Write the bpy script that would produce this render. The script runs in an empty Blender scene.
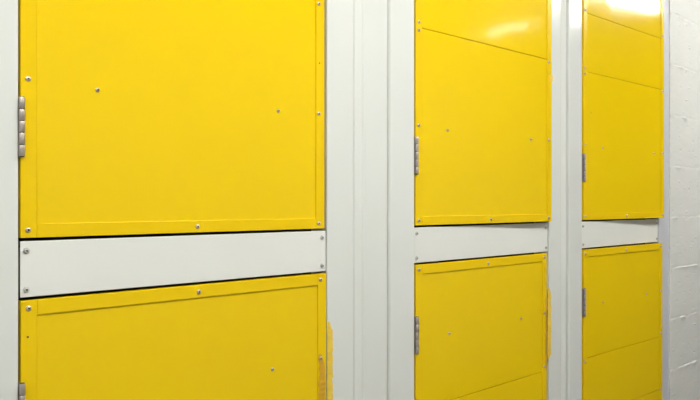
import bpy, bmesh, math, random
import numpy as np
from mathutils import noise, Vector
random.seed(4)
sc = bpy.context.scene
COL = sc.collection
EYE = 1.45            # camera height
H = 1.12              # camera distance from the locker wall (wall front is y = 0)
TH = math.atan2(735, 700)

# ---------------------------------------------------------------- materials
def mat(name, base, rough=0.4, metal=0.0, var=0.0, vscale=6.0, bumps=(), coat=0.0, speck=None, spec=0.5):
    m = bpy.data.materials.new(name); m.use_nodes = True
    nt = m.node_tree; N = nt.nodes; L = nt.links
    b = N['Principled BSDF']
    b.inputs['Roughness'].default_value = rough
    b.inputs['Metallic'].default_value = metal
    b.inputs['Specular IOR Level'].default_value = spec
    b.inputs['Coat Weight'].default_value = coat
    b.inputs['Coat Roughness'].default_value = 0.12
    tc = N.new('ShaderNodeTexCoord')
    geo = N.new('ShaderNodeNewGeometry')
    rgb = N.new('ShaderNodeMixRGB'); rgb.blend_type = 'MIX'
    rgb.inputs[1].default_value = (*base, 1)
    rgb.inputs[2].default_value = (*[c*(1-var) for c in base], 1)
    nz = N.new('ShaderNodeTexNoise'); nz.inputs['Scale'].default_value = vscale; nz.inputs['Detail'].default_value = 5
    L.new(geo.outputs['Position'], nz.inputs['Vector'])
    L.new(nz.outputs['Fac'], rgb.inputs[0])
    out = rgb.outputs[0]
    if speck:
        n2 = N.new('ShaderNodeTexNoise'); n2.inputs['Scale'].default_value = speck[0]; n2.inputs['Detail'].default_value = 2
        L.new(geo.outputs['Position'], n2.inputs['Vector'])
        cr = N.new('ShaderNodeValToRGB'); cr.color_ramp.elements[0].position = speck[1]; cr.color_ramp.elements[1].position = speck[1]+0.03
        cr.color_ramp.elements[0].color = (0,0,0,1); cr.color_ramp.elements[1].color = (1,1,1,1)
        L.new(n2.outputs['Fac'], cr.inputs[0])
        mx = N.new('ShaderNodeMixRGB'); mx.inputs[2].default_value = (*speck[2], 1)
        L.new(cr.outputs[0], mx.inputs[0]); L.new(out, mx.inputs[1]); out = mx.outputs[0]
    L.new(out, b.inputs['Base Color'])
    prev = None
    for sx, sz, strength, dist in bumps:
        mp = N.new('ShaderNodeMapping'); mp.inputs['Scale'].default_value = (sx, sx, sz)
        L.new(geo.outputs['Position'], mp.inputs['Vector'])
        bn = N.new('ShaderNodeTexNoise'); bn.inputs['Scale'].default_value = 1.0; bn.inputs['Detail'].default_value = 2.0
        L.new(mp.outputs[0], bn.inputs['Vector'])
        bp = N.new('ShaderNodeBump'); bp.inputs['Strength'].default_value = strength; bp.inputs['Distance'].default_value = dist
        L.new(bn.outputs['Fac'], bp.inputs['Height'])
        if prev: L.new(prev.outputs[0], bp.inputs['Normal'])
        prev = bp
    if prev: L.new(prev.outputs[0], b.inputs['Normal'])
    return m

M = {}
M['yellow'] = mat('yellow_paint', (0.88, 0.60, 0.004), 0.10, var=0.04, vscale=3, spec=0.33, bumps=((5, 3.5, 0.45, 0.004), (160, 160, 0.04, 0.0005)))
M['strip'] = mat('yellow_strip_paint', (0.88, 0.588, 0.005), 0.22, spec=0.2, var=0.06, vscale=9, bumps=((18, 7, 0.3, 0.002),))
M['white'] = mat('white_painted_steel', (0.76, 0.77, 0.735), 0.16, var=0.04, vscale=5, bumps=((30, 1.2, 0.25, 0.0012),))
M['plate'] = mat('white_plate_paint', (0.82, 0.82, 0.78), 0.38, var=0.05, vscale=8, bumps=((9, 9, 0.2, 0.002),))
M['galv'] = mat('pale_blue_grey_steel', (0.62, 0.62, 0.68), 0.35, var=0.06, vscale=12)
M['steel'] = mat('hinge_steel', (0.55, 0.475, 0.42), 0.38, metal=0.55, var=0.3, vscale=90)
M['darksteel'] = mat('hinge_gap', (0.09, 0.07, 0.06), 0.5, metal=0.6)
M['screw'] = mat('screw_steel', (0.82, 0.69, 0.58), 0.3, metal=0.75, var=0.3, vscale=300)
M['platescrew'] = mat('plate_screw_paint', (0.62, 0.60, 0.57), 0.3, metal=0.5, var=0.2, vscale=300)
M['recess'] = mat('screw_recess', (0.03, 0.022, 0.02), 0.6)
M['block'] = mat('painted_block', (0.80, 0.79, 0.755), 0.22, var=0.06, vscale=4, bumps=((60, 60, 0.25, 0.002),))
M['tape'] = mat('yellow_tape', (0.96, 0.66, 0.075), 0.35, var=0.25, vscale=60, bumps=((60, 60, 0.4, 0.002),))
M['residue'] = mat('amber_residue', (0.74, 0.40, 0.02), 0.4, var=0.25, vscale=70)
M['inside'] = mat('locker_inside', (0.10, 0.09, 0.08), 0.7)
M['ceil'] = mat('ceiling_white', (0.75, 0.75, 0.72), 0.8)
M['floor'] = mat('grey_floor_paint', (0.10, 0.10, 0.105), 0.5, var=0.2, vscale=2)
M['hall'] = mat('hall_wall', (0.55, 0.55, 0.55), 0.6, var=0.05)
def emit(name, col, s):
    m = bpy.data.materials.new(name); m.use_nodes = True
    N = m.node_tree.nodes; N.clear()
    o = N.new('ShaderNodeOutputMaterial'); e = N.new('ShaderNodeEmission')
    e.inputs[0].default_value = (*col, 1); e.inputs[1].default_value = s
    m.node_tree.links.new(e.outputs[0], o.inputs[0]); return m
M['dim'] = emit('streak_diffuser', (1.0, 1.0, .95), 8.0)  # weak emission for the lamp added behind the middle door's glare streak
M['hall_far'] = mat('hall_end_wall', (0.08, 0.08, 0.08), 0.6)
M['tube'] = emit('lamp_diffuser', (1.0, 1.01, 0.97), 40.0)

# ---------------------------------------------------------------- helpers
def link(o, parent=None):
    COL.objects.link(o)
    if parent: o.parent = parent
    return o
def mesh_from(bm, name, mats, smooth=False):
    me = bpy.data.meshes.new(name)
    bmesh.ops.recalc_face_normals(bm, faces=bm.faces[:])
    bm.to_mesh(me); bm.free()
    for m in (mats if isinstance(mats, (list, tuple)) else [mats]): me.materials.append(M[m])
    if smooth:
        for p in me.polygons: p.use_smooth = True
        me.set_sharp_from_angle(angle=math.radians(38))
    return me
def obj(name, me, parent=None, loc=(0, 0, 0)):
    o = bpy.data.objects.new(name, me); o.location = loc
    return link(o, parent)
def box_bm(x0, x1, y0, y1, z0, z1, bev=0.0, seg=2, bm=None):
    bm = bm or bmesh.new()
    r = bmesh.ops.create_cube(bm, size=1)
    for v in r['verts']:
        v.co = Vector((x0+(v.co.x+.5)*(x1-x0), y0+(v.co.y+.5)*(y1-y0), z0+(v.co.z+.5)*(z1-z0)))
    if bev:
        es = list({e for v in r['verts'] for e in v.link_edges})
        bmesh.ops.bevel(bm, geom=es, offset=bev, segments=seg, profile=0.5, affect='EDGES')
    return bm
def box(name, m, x0, x1, y0, y1, z0, z1, bev=0.0, parent=None, seg=2):
    return obj(name, mesh_from(box_bm(x0, x1, y0, y1, z0, z1, bev, seg), name, m), parent)
def structure(o): o['kind'] = 'structure'; return o
def profile(name, m, pts, z0, z1, parent=None):
    bm = bmesh.new()
    lo = [bm.verts.new((x, y, z0)) for x, y in pts]; hi = [bm.verts.new((x, y, z1)) for x, y in pts]
    n = len(pts)
    for i in range(n):
        j = (i+1) % n; bm.faces.new((lo[i], lo[j], hi[j], hi[i]))
    bm.faces.new(lo[::-1]); bm.faces.new(hi)
    return obj(name, mesh_from(bm, name, m), parent)
def rounded(x0, x1, yf, yb, rl, rr, seg=5):
    """cross-section of a pressed steel post: rounded front corners (front is -y)"""
    p = [(x0, yb)]
    for k in range(seg+1):
        a = math.pi/2*k/seg
        p.append((x0+rl-rl*math.cos(a), yf+rl-rl*math.sin(a)))
    for k in range(seg+1):
        a = math.pi/2*k/seg
        p.append((x1-rr+rr*math.sin(a), yf+rr-rr*math.cos(a)))
    p.append((x1, yb)); return p
def lathe(prof, n=20, axis='y', mat_split=None):
    """prof: (radius, height); height goes to -y (out of the wall) or z"""
    bm = bmesh.new(); rings = []
    for r, h in prof:
        if r < 1e-6:
            rings.append([bm.verts.new((0, -h, 0) if axis == 'y' else (0, 0, h))]); continue
        ring = []
        for k in range(n):
            a = 2*math.pi*k/n
            ring.append(bm.verts.new((r*math.cos(a), -h, r*math.sin(a)) if axis == 'y' else (r*math.cos(a), r*math.sin(a), h)))
        rings.append(ring)
    for i in range(len(rings)-1):
        A, B = rings[i], rings[i+1]
        for k in range(n):
            j = (k+1) % n
            if len(A) == 1: f = bm.faces.new((A[0], B[j], B[k]))
            elif len(B) == 1: f = bm.faces.new((A[k], A[j], B[0]))
            else: f = bm.faces.new((A[k], A[j], B[j], B[k]))
            if mat_split is not None and i >= mat_split: f.material_index = 1
    return bm

# fastener meshes, shared by all copies
mm = 0.001
SCREW = mesh_from(lathe([(0, -.5*mm), (4.7*mm, -.5*mm), (4.7*mm, .5*mm), (4.3*mm, 1.5*mm), (3.3*mm, 2.3*mm), (1.75*mm, 2.7*mm), (1.35*mm, 1.5*mm), (0, 1.4*mm)], 18, mat_split=5), 'screw', ['screw', 'recess'], True)
RIVET = mesh_from(lathe([(0, -.4*mm), (4.3*mm, -.4*mm), (4.2*mm, .6*mm), (3.3*mm, 1.7*mm), (1.7*mm, 2.3*mm), (1.3*mm, 1.2*mm), (0, 1.1*mm)], 18, mat_split=4), 'rivet', ['screw', 'recess'], True)
HOLE = mesh_from(lathe([(0, 0), (1.7*mm, 0), (1.5*mm, .25*mm), (.9*mm, .3*mm), (0, .3*mm)], 12, mat_split=0), 'screw_hole', ['recess', 'recess'], True)
HEXB = mesh_from(lathe([(0, -.3*mm), (5.2*mm, -.3*mm), (5.2*mm, .5*mm), (4.2*mm, .7*mm), (3.9*mm, .7*mm), (3.7*mm, 3.0*mm), (3.0*mm, 3.4*mm), (1.5*mm, 3.4*mm), (1.2*mm, 2.4*mm), (0, 2.4*mm)], 6, mat_split=7), 'plate_screw', ['platescrew', 'recess'])
KN = 5
HB = 0.0044   # barrel radius
KNUCKLE = mesh_from(lathe([(0, 0), (HB*.92, 0), (HB, .5*mm), (HB, 16.4*mm), (HB*.92, 16.9*mm), (0, 16.9*mm)], 20, 'z'), 'knuckle', 'steel', True)
PIN = mesh_from(lathe([(0, -1.2*mm), (2.8*mm, -1.0*mm), (3.7*mm, -.2*mm), (3.7*mm, 90.2*mm), (2.8*mm, 91*mm), (0, 91.2*mm)], 14, 'z'), 'pin', 'darksteel', True)
LEAF = mesh_from(box_bm(-.001, .0012, 0, .02, 0, .09, .0004), 'leaf', 'steel')

def ragged(name, m, x0, x1, z0, z1, y, t, amp, seed, step=.002, left=0.0, parent=None, loc=(0, 0, 0)):
    """thin torn strip hugging a surface, irregular on the right side and at its ends"""
    rr = random.Random(seed); bm = bmesh.new(); n = max(4, int((z1-z0)/step)); F = []; B = []
    for i in range(n+1):
        z = z0+(z1-z0)*i/n
        w = noise.noise(Vector((seed*3.1, z*55, 0)))*.6+noise.noise(Vector((seed*1.7, z*210, 4)))*.8
        e = min(i, n-i)/n; taper = min(1, .35+e*9)
        xr = x0+(x1-x0)*taper+amp*w
        xl = x0+left*noise.noise(Vector((seed*9.3, z*80, 2)))
        bump = .0014*abs(noise.noise(Vector((seed, z*90, 7))))
        xm = .5*(xl+xr)
        F.append([bm.verts.new((xx, y-t-b, z)) for xx, b in ((xl, 0), (xm, bump), (xr, bump*.6))])
        B.append([bm.verts.new((xx, y, z)) for xx in (xl, xm, xr)])
    for i in range(n):
        for k in range(2):
            bm.faces.new((F[i][k], F[i][k+1], F[i+1][k+1], F[i+1][k])); bm.faces.new((B[i][k], B[i+1][k], B[i+1][k+1], B[i][k+1]))
        bm.faces.new((F[i][0], F[i+1][0], B[i+1][0], B[i][0])); bm.faces.new((F[i][2], B[i][2], B[i+1][2], F[i+1][2]))
    for i in (0, n):
        for k in range(2): bm.faces.new((F[i][k], B[i][k], B[i][k+1], F[i][k+1]))
    return obj(name, mesh_from(bm, name, m), parent, loc)

# ---------------------------------------------------------------- the doors
SW, ST = .0235, .0024      # edge strip width and thickness
def door(x, w, upper, phi, label, right_cut=None, lx=.0105):
    z0, z1 = (EYE-.052, EYE+1.0) if upper else (EYE-1.13, EYE-.148)
    e = bpy.data.objects.new('locker_door', None); e.empty_display_size = .1
    e.location = (x, 0, z0); e.rotation_euler = (0, 0, -phi)
    e['label'] = label; e['category'] = 'door'; e['group'] = 'yellow locker doors'
    link(e)
    h = z1-z0
    box('door_leaf', 'yellow', .0005, w-.0005, .0061, .020, .0005, h-.0005, .001, e)
    zr = lambda r: EYE+r-z0     # height relative to the eye -> local
    seams = [0] + ([zr(.431), zr(.622)] if upper else [zr(-.70), zr(-.502)]) + [h]
    for i in range(3):
        a = seams[i]+(.0008 if i else 0); b = seams[i+1]-(.0006 if i < 2 else 0)
        box('panel_sheet', 'yellow', 0, w, 0, .0058, a, b, .0010, e)
    # edge strips lie on the sheets
    box('edge_strip', 'strip', 0, SW, -ST, -.0001, 0, h, .0007, e)
    if right_cut:
        c = zr(right_cut)
        box('edge_strip', 'strip', w-SW, w, -ST, -.0001, 0, c-.0006, .0007, e)
        box('edge_strip', 'strip', w-SW, w, -ST, -.0001, c+.0006, h, .0007, e)
    else:
        box('edge_strip', 'strip', w-SW, w, -ST, -.0001, 0, h, .0007, e)
    box('edge_strip', 'strip', SW+.0003, w-SW-.0003, -ST, -.0001, 0, .0218 if upper else .022, .0007, e)
    box('edge_strip', 'strip', SW+.0003, w-SW-.0003, -ST, -.0001, h-.0235, h, .0007, e)
    def put(me, px, r, y): 
        o = obj(me.name.split('.')[0], me, e, (px, y, zr(r))); o.scale = (.9, 1, .9); o.rotation_euler = (0, random.uniform(0, 6.28), 0)
    rx = w-.0165
    if upper:
        L_ = [-.040, .192, .4225, .442, .628, .80]; R_ = [-.041, .191, .423, .632, .80]; B_ = -.041; RV = .1875; rvx = (.121, .495)
    else:
        L_ = [-.160, -.512, -.72]; R_ = [-.160, -.327, -.487, -.70]; B_ = -.1605; RV = -.330; rvx = (.131, w*.772)
    for r in L_: put(SCREW, lx, r, -ST)
    for r in R_: put(SCREW, rx, r, -ST)
    put(SCREW, w*.498, B_, -ST)
    for q in rvx: put(RIVET, q, RV, 0)
    # hinge on the left edge
    hz = .0725 if upper else -.363
    hg = obj('hinge', LEAF, e, (-.0015, -.0005, zr(hz)))
    for k in range(KN): obj('knuckle', KNUCKLE, hg, (.0019, -.0050, k*.0182+.0002))
    obj('pin', PIN, hg, (.0019, -.0050, 0))
    return e, zr
def deg(d): return math.radians(d)
d1u, z1u = door(.3722, .6172, True, 0, 'large yellow upper locker door at far left, above the widest white plate')
d1l, z1l = door(.3728, .6215, False, 0, 'yellow lower locker door at far left, below the widest white plate')
d2u, z2u = door(1.2845, .601, True, deg(1.45), 'yellow upper locker door in the middle column with one slanting seam and a glare streak', right_cut=.388)
d2l, z2l = door(1.2855, .5975, False, 0, 'yellow lower locker door in the middle column with torn tape on its right edge')
d3u, z3u = door(2.1085, .574, True, deg(2.15), 'narrow yellow upper locker door nearest the white block wall, bright lamp reflection at its top', lx=.0075)
d3l, z3l = door(2.1085, .583, False, deg(1.15), 'narrow yellow lower locker door nearest the white block wall, two seams', lx=.0075)
for e, zr, px, r in ((d1l, z1l, .0095, -.204), (d1u, z1u, .6165-.0135, .298), (d3u, z3u, .05, .30)):
    obj('screw_hole', HOLE, e, (px, -ST if px != .05 else 0, zr(r)))
# tape remnants that are part of the doors
o = ragged('tape_residue', 'residue', .6215-.021, .6215-.004, z1l(-.62), z1l(-.318), -ST, .0003, .003, 5, parent=d1l, left=.003); o['label'] = 'amber glue residue'
o = ragged('tape_residue', 'residue', .5975-.009, .5975-.001, z2l(-.50), z2l(-.28), -ST, .0003, .003, 8, parent=d2l, left=.003); o['label'] = 'amber glue residue'
o = ragged('tape_residue', 'tape', .583-.012, .583-.004, z3l(-.47), z3l(-.33), -ST, .0003, .002, 11, parent=d3l, left=.002); o['label'] = 'yellow glue residue'
o = ragged('tape_stub', 'tape', .601-.010, .601+.004, z2u(.366), z2u(.386), -ST, .0015, .002, 3, parent=d2u); o['label'] = 'yellow tape stub wrapped over the edge'

# ---------------------------------------------------------------- white cover plates between the tiers
def plate(x0, x1, label):
    e = bpy.data.objects.new('cover_plate', None); e.empty_display_size = .05
    e.location = (x0, 0, EYE-.143); e['label'] = label; e['category'] = 'panel'; e['group'] = 'white cover plates'
    link(e); w = x1-x0; h = .143-.0572
    box('plate_sheet', 'plate', 0, w, 0, .002, 0, h, .0008, e)
    for px in (.0085, w-.011):
        for pz in (.0115, h-.0145):
            o = obj('screw', HEXB, e, (px, 0, pz)); o.rotation_euler = (0, random.uniform(0, 6.28), 0)
    return e
plate(.3722, .9950, 'wide white screwed cover plate between the two far left yellow doors')
plate(1.2815, 1.8915, 'white screwed cover plate between the two middle yellow doors')
plate(2.0985, 2.681, 'short white screwed cover plate between the two yellow doors beside the block wall')

# ---------------------------------------------------------------- torn tape stuck on the posts
t = ragged('tape_strip', 'tape', 0, .0165, 0, .36, 0, .0006, .0045, 21, left=.0015, loc=(.9960, -.0027, EYE-.612)); t['label'] = 'long strip of yellow tape stuck to white post right of far left lower door'; t['category'] = 'tape'; t['group'] = 'torn yellow tape'
t = ragged('tape_strip', 'tape', 0, .0195, 0, .216, 0, .0008, .0085, 34, left=.004, loc=(1.8860, -.0027, EYE-.470)); t['label'] = 'ragged short strip of yellow tape at right edge of middle lower door'; t['category'] = 'tape'; t['group'] = 'torn yellow tape'

# ---------------------------------------------------------------- the setting: posts, fillers, walls
ZT, ZB = 2.70, 0.0
YF = -.0025
n = [0]
def trim(pts, m='white'):
    n[0] += 1
    return structure(profile('trim_%d' % n[0], m, pts, ZB+.001, ZT-.001))
trim(rounded(.286, .3688, YF, .05, .005, .002))                       # post left of the first door
trim(rounded(.17, .2845, .003, .05, .004, .004))
trim(rounded(.9970, 1.0775, YF, .05, .002, .006))                    # post right of the first door
f = [(1.0795, .05)] + [(1.0795, .012), (1.0815, .0075), (1.086, .005), (1.106, .0035), (1.110, .0012), (1.1135, .0004), (1.118, .0008), (1.150, .0002), (1.180, .0002), (1.187, .001), (1.1895, .003), (1.1915, .008)] + [(1.1915, .05)]
trim(f)
trim(rounded(1.1928, 1.2795, YF, .05, .007, .0025))
trim(rounded(1.8965, 1.9685, YF, .05, .002, .006))
f = [(1.9705, .05), (1.9705, .010), (1.972, .0055), (1.976, .003), (1.985, .0015), (1.992, -.0005), (2.000, -.0012), (2.0035, .0008), (2.0055, .006), (2.0065, .012), (2.0065, .05)]
trim(f)
p = rounded(2.0105, 2.0965, YF, .05, .005, .0025)
trim([(x, y-(.0026*(2.0965-x)/.086 if y < .04 else 0)) for x, y in p])     # this post is twisted a little
trim(rounded(2.6865, 2.757, YF, .05, .002, .004), 'galv')
trim(rounded(2.759, 2.7868, .0005, .05, .003, .0015), 'galv')
# cross rails behind the plates, head and plinth rails
for a, b in ((.37, .998), (1.281, 1.896), (2.098, 2.686)):
    for z0, z1 in ((EYE-.132, EYE-.068), (EYE+1.004, ZT-.001), (.001, EYE-1.134)):
        n[0] += 1
        structure(box('trim_%d' % n[0], 'inside' if z0 == EYE-.132 else 'white', a, b, .0025, .045, z0, z1))
for i, px in enumerate((.17, 1.135, 1.99, 2.75)):
    structure(box('wall_partition_%s' % ('left', 'middle', 'centre', 'end')[i], 'inside', px-.01, px+.01, .052, .498, .001, ZT-.001))
structure(box('wall_back', 'inside', -.05, 2.80, .50, .56, .001, ZT-.001))

# painted blockwork, modelled with joints, pits and drips of thick paint
def block_wall():
    x0, x1, z0, z1 = 2.7874, 4.6, .001, ZT-.001
    xs = np.concatenate([np.arange(x0, 3.27, .005), np.arange(3.27, x1+.03, .03)])
    zs = np.concatenate([np.arange(z0, EYE-.95, .03), np.arange(EYE-.95, EYE+.95, .002), np.arange(EYE+.95, z1, .03)])
    bm = bmesh.new(); G = []
    joint0 = EYE-.051
    for j, z in enumerate(zs):
        row = []
        c = math.floor((z-joint0)/.2)
        for i, x in enumerate(xs):
            xx = x
            wob = .004*noise.noise(Vector((x*9, c*3.7, 1)))
            dz = ((z-joint0+wob+.1) % .2)-.1
            jn = .0013*math.exp(-(dz/.0045)**2)*(.6+.7*noise.noise(Vector((x*16, c*2.1, 5))))
            q = -dz-.002
            lip = 0
            if q > -.0025:
                ridge = max(0, .10+1.35*noise.noise(Vector((x*15, round((z-joint0)/.2)*5.3, 9)))+.25*noise.noise(Vector((x*90, z*40, 3))))
                lip = .0085*ridge*(min(1, (q+.0025)/.0035))*math.exp(-max(0, q)/.010)
            vx = ((x-3.22-(.2 if c % 2 else 0)+.2) % .4)-.2
            jv = .0003*math.exp(-(vx/.005)**2)
            p = noise.noise(Vector((x*70, 3, z*70)))
            blob = max(0, noise.noise(Vector((x*30, 12, z*75)))-.56)
            pit = .003*max(0, p-.52)*3-.012*blob
            und = .0016*noise.noise(Vector((x*11, 7, z*11)))+.0003*noise.noise(Vector((x*45, 2, z*45)))
            y = -.003+jn+jv+pit-lip-und
            if i == 0: xx = x+.0022*noise.noise(Vector((4, 4, z*60)))
            row.append(bm.verts.new((xx, y, z)))
        G.append(row)
    for j in range(len(zs)-1):
        for i in range(len(xs)-1):
            bm.faces.new((G[j][i], G[j][i+1], G[j+1][i+1], G[j+1][i]))
    # sides and back so the wall has its thickness
    bk = {}
    def back(v):
        if v not in bk: bk[v] = bm.verts.new((v.co.x, .14, v.co.z))
        return bk[v]
    ring = [G[0][i] for i in range(len(xs))] + [G[j][-1] for j in range(1, len(zs))] + [G[-1][i] for i in range(len(xs)-2, -1, -1)] + [G[j][0] for j in range(len(zs)-2, 0, -1)]
    for k in range(len(ring)):
        a, b = ring[k], ring[(k+1) % len(ring)]
        bm.faces.new((a, back(a), back(b), b))
    bm.faces.new([back(v) for v in ring])
    me = mesh_from(bm, 'wall_right', 'block')
    for p in me.polygons: p.use_smooth = abs(p.normal.y) > .3
    return structure(obj('wall_right', me))
block_wall()
structure(box('wall_left', 'hall', -2.4, .168, .003, .10, .001, ZT-.001))
structure(box('wall_front', 'hall', -2.5, 6.5, -2.62, -2.50, .001, ZT-.001))
structure(box('wall_near', 'hall', -2.52, -2.41, -2.498, .56, .001, ZT-.001))
structure(box('wall_far', 'hall_far', 6.2, 6.3, -2.498, .56, .001, ZT-.001))
structure(box('wall_return', 'block', 4.602, 6.198, .0, .1, .001, ZT-.001))
structure(box('floor', 'floor', -2.6, 6.5, -2.7, .60, -.1, 0))
structure(box('ceiling', 'ceil', -2.6, 6.5, -2.7, .60, ZT, ZT+.1))

# ---------------------------------------------------------------- ceiling lamps
def lamp(x, y, ln, wd, label, m='tube'):
    e = bpy.data.objects.new('ceiling_lamp', None); e.location = (x, y, ZT-.07)
    e['label'] = label; e['category'] = 'lamp'; e['group'] = 'ceiling lamps'; link(e)
    box('housing', 'plate', -wd/2-.02, wd/2+.02, -ln/2-.02, ln/2+.02, .03, .0695, .004, e)
    box('diffuser', m, -wd/2, wd/2, -ln/2, ln/2, 0, .0295, .006, e)
lamp(-.80, -1.0, .13, 1.5, 'ceiling lamp above the near end of the lockers')
lamp(1.15, -1.0, .13, 1.5, 'ceiling lamp above the middle of the lockers')
lamp(3.52, -.86, .13, 1.5, 'ceiling lamp above the block wall')
lamp(4.0, -1.76, .34, .10, 'small dim lamp added to make the glare streak on the middle upper door', 'dim')  # added unseen lamp, its reflection makes the streak on the middle upper door

# ---------------------------------------------------------------- world, camera, view
w = bpy.data.worlds.new('World'); sc.world = w; w.use_nodes = True
w.node_tree.nodes['Background'].inputs[0].default_value = (.8, .85, 1, 1)
w.node_tree.nodes['Background'].inputs[1].default_value = .3
cam = bpy.data.cameras.new('Camera'); co = bpy.data.objects.new('Camera', cam); COL.objects.link(co)
co.location = (0, -H, EYE)
ax = Vector((math.cos(TH), math.sin(TH), 0))
co.rotation_euler = ax.to_track_quat('-Z', 'Y').to_euler()
cam.sensor_width = 36; cam.lens = 36; cam.shift_y = 4/700; cam.clip_start = .02
sc.camera = co
vs = sc.view_settings
sc.display_settings.display_device = 'sRGB'
vs.view_transform = 'Standard'; vs.look = 'None'; vs.gamma = 1; vs.use_curve_mapping = False
vs.exposure = 0.0
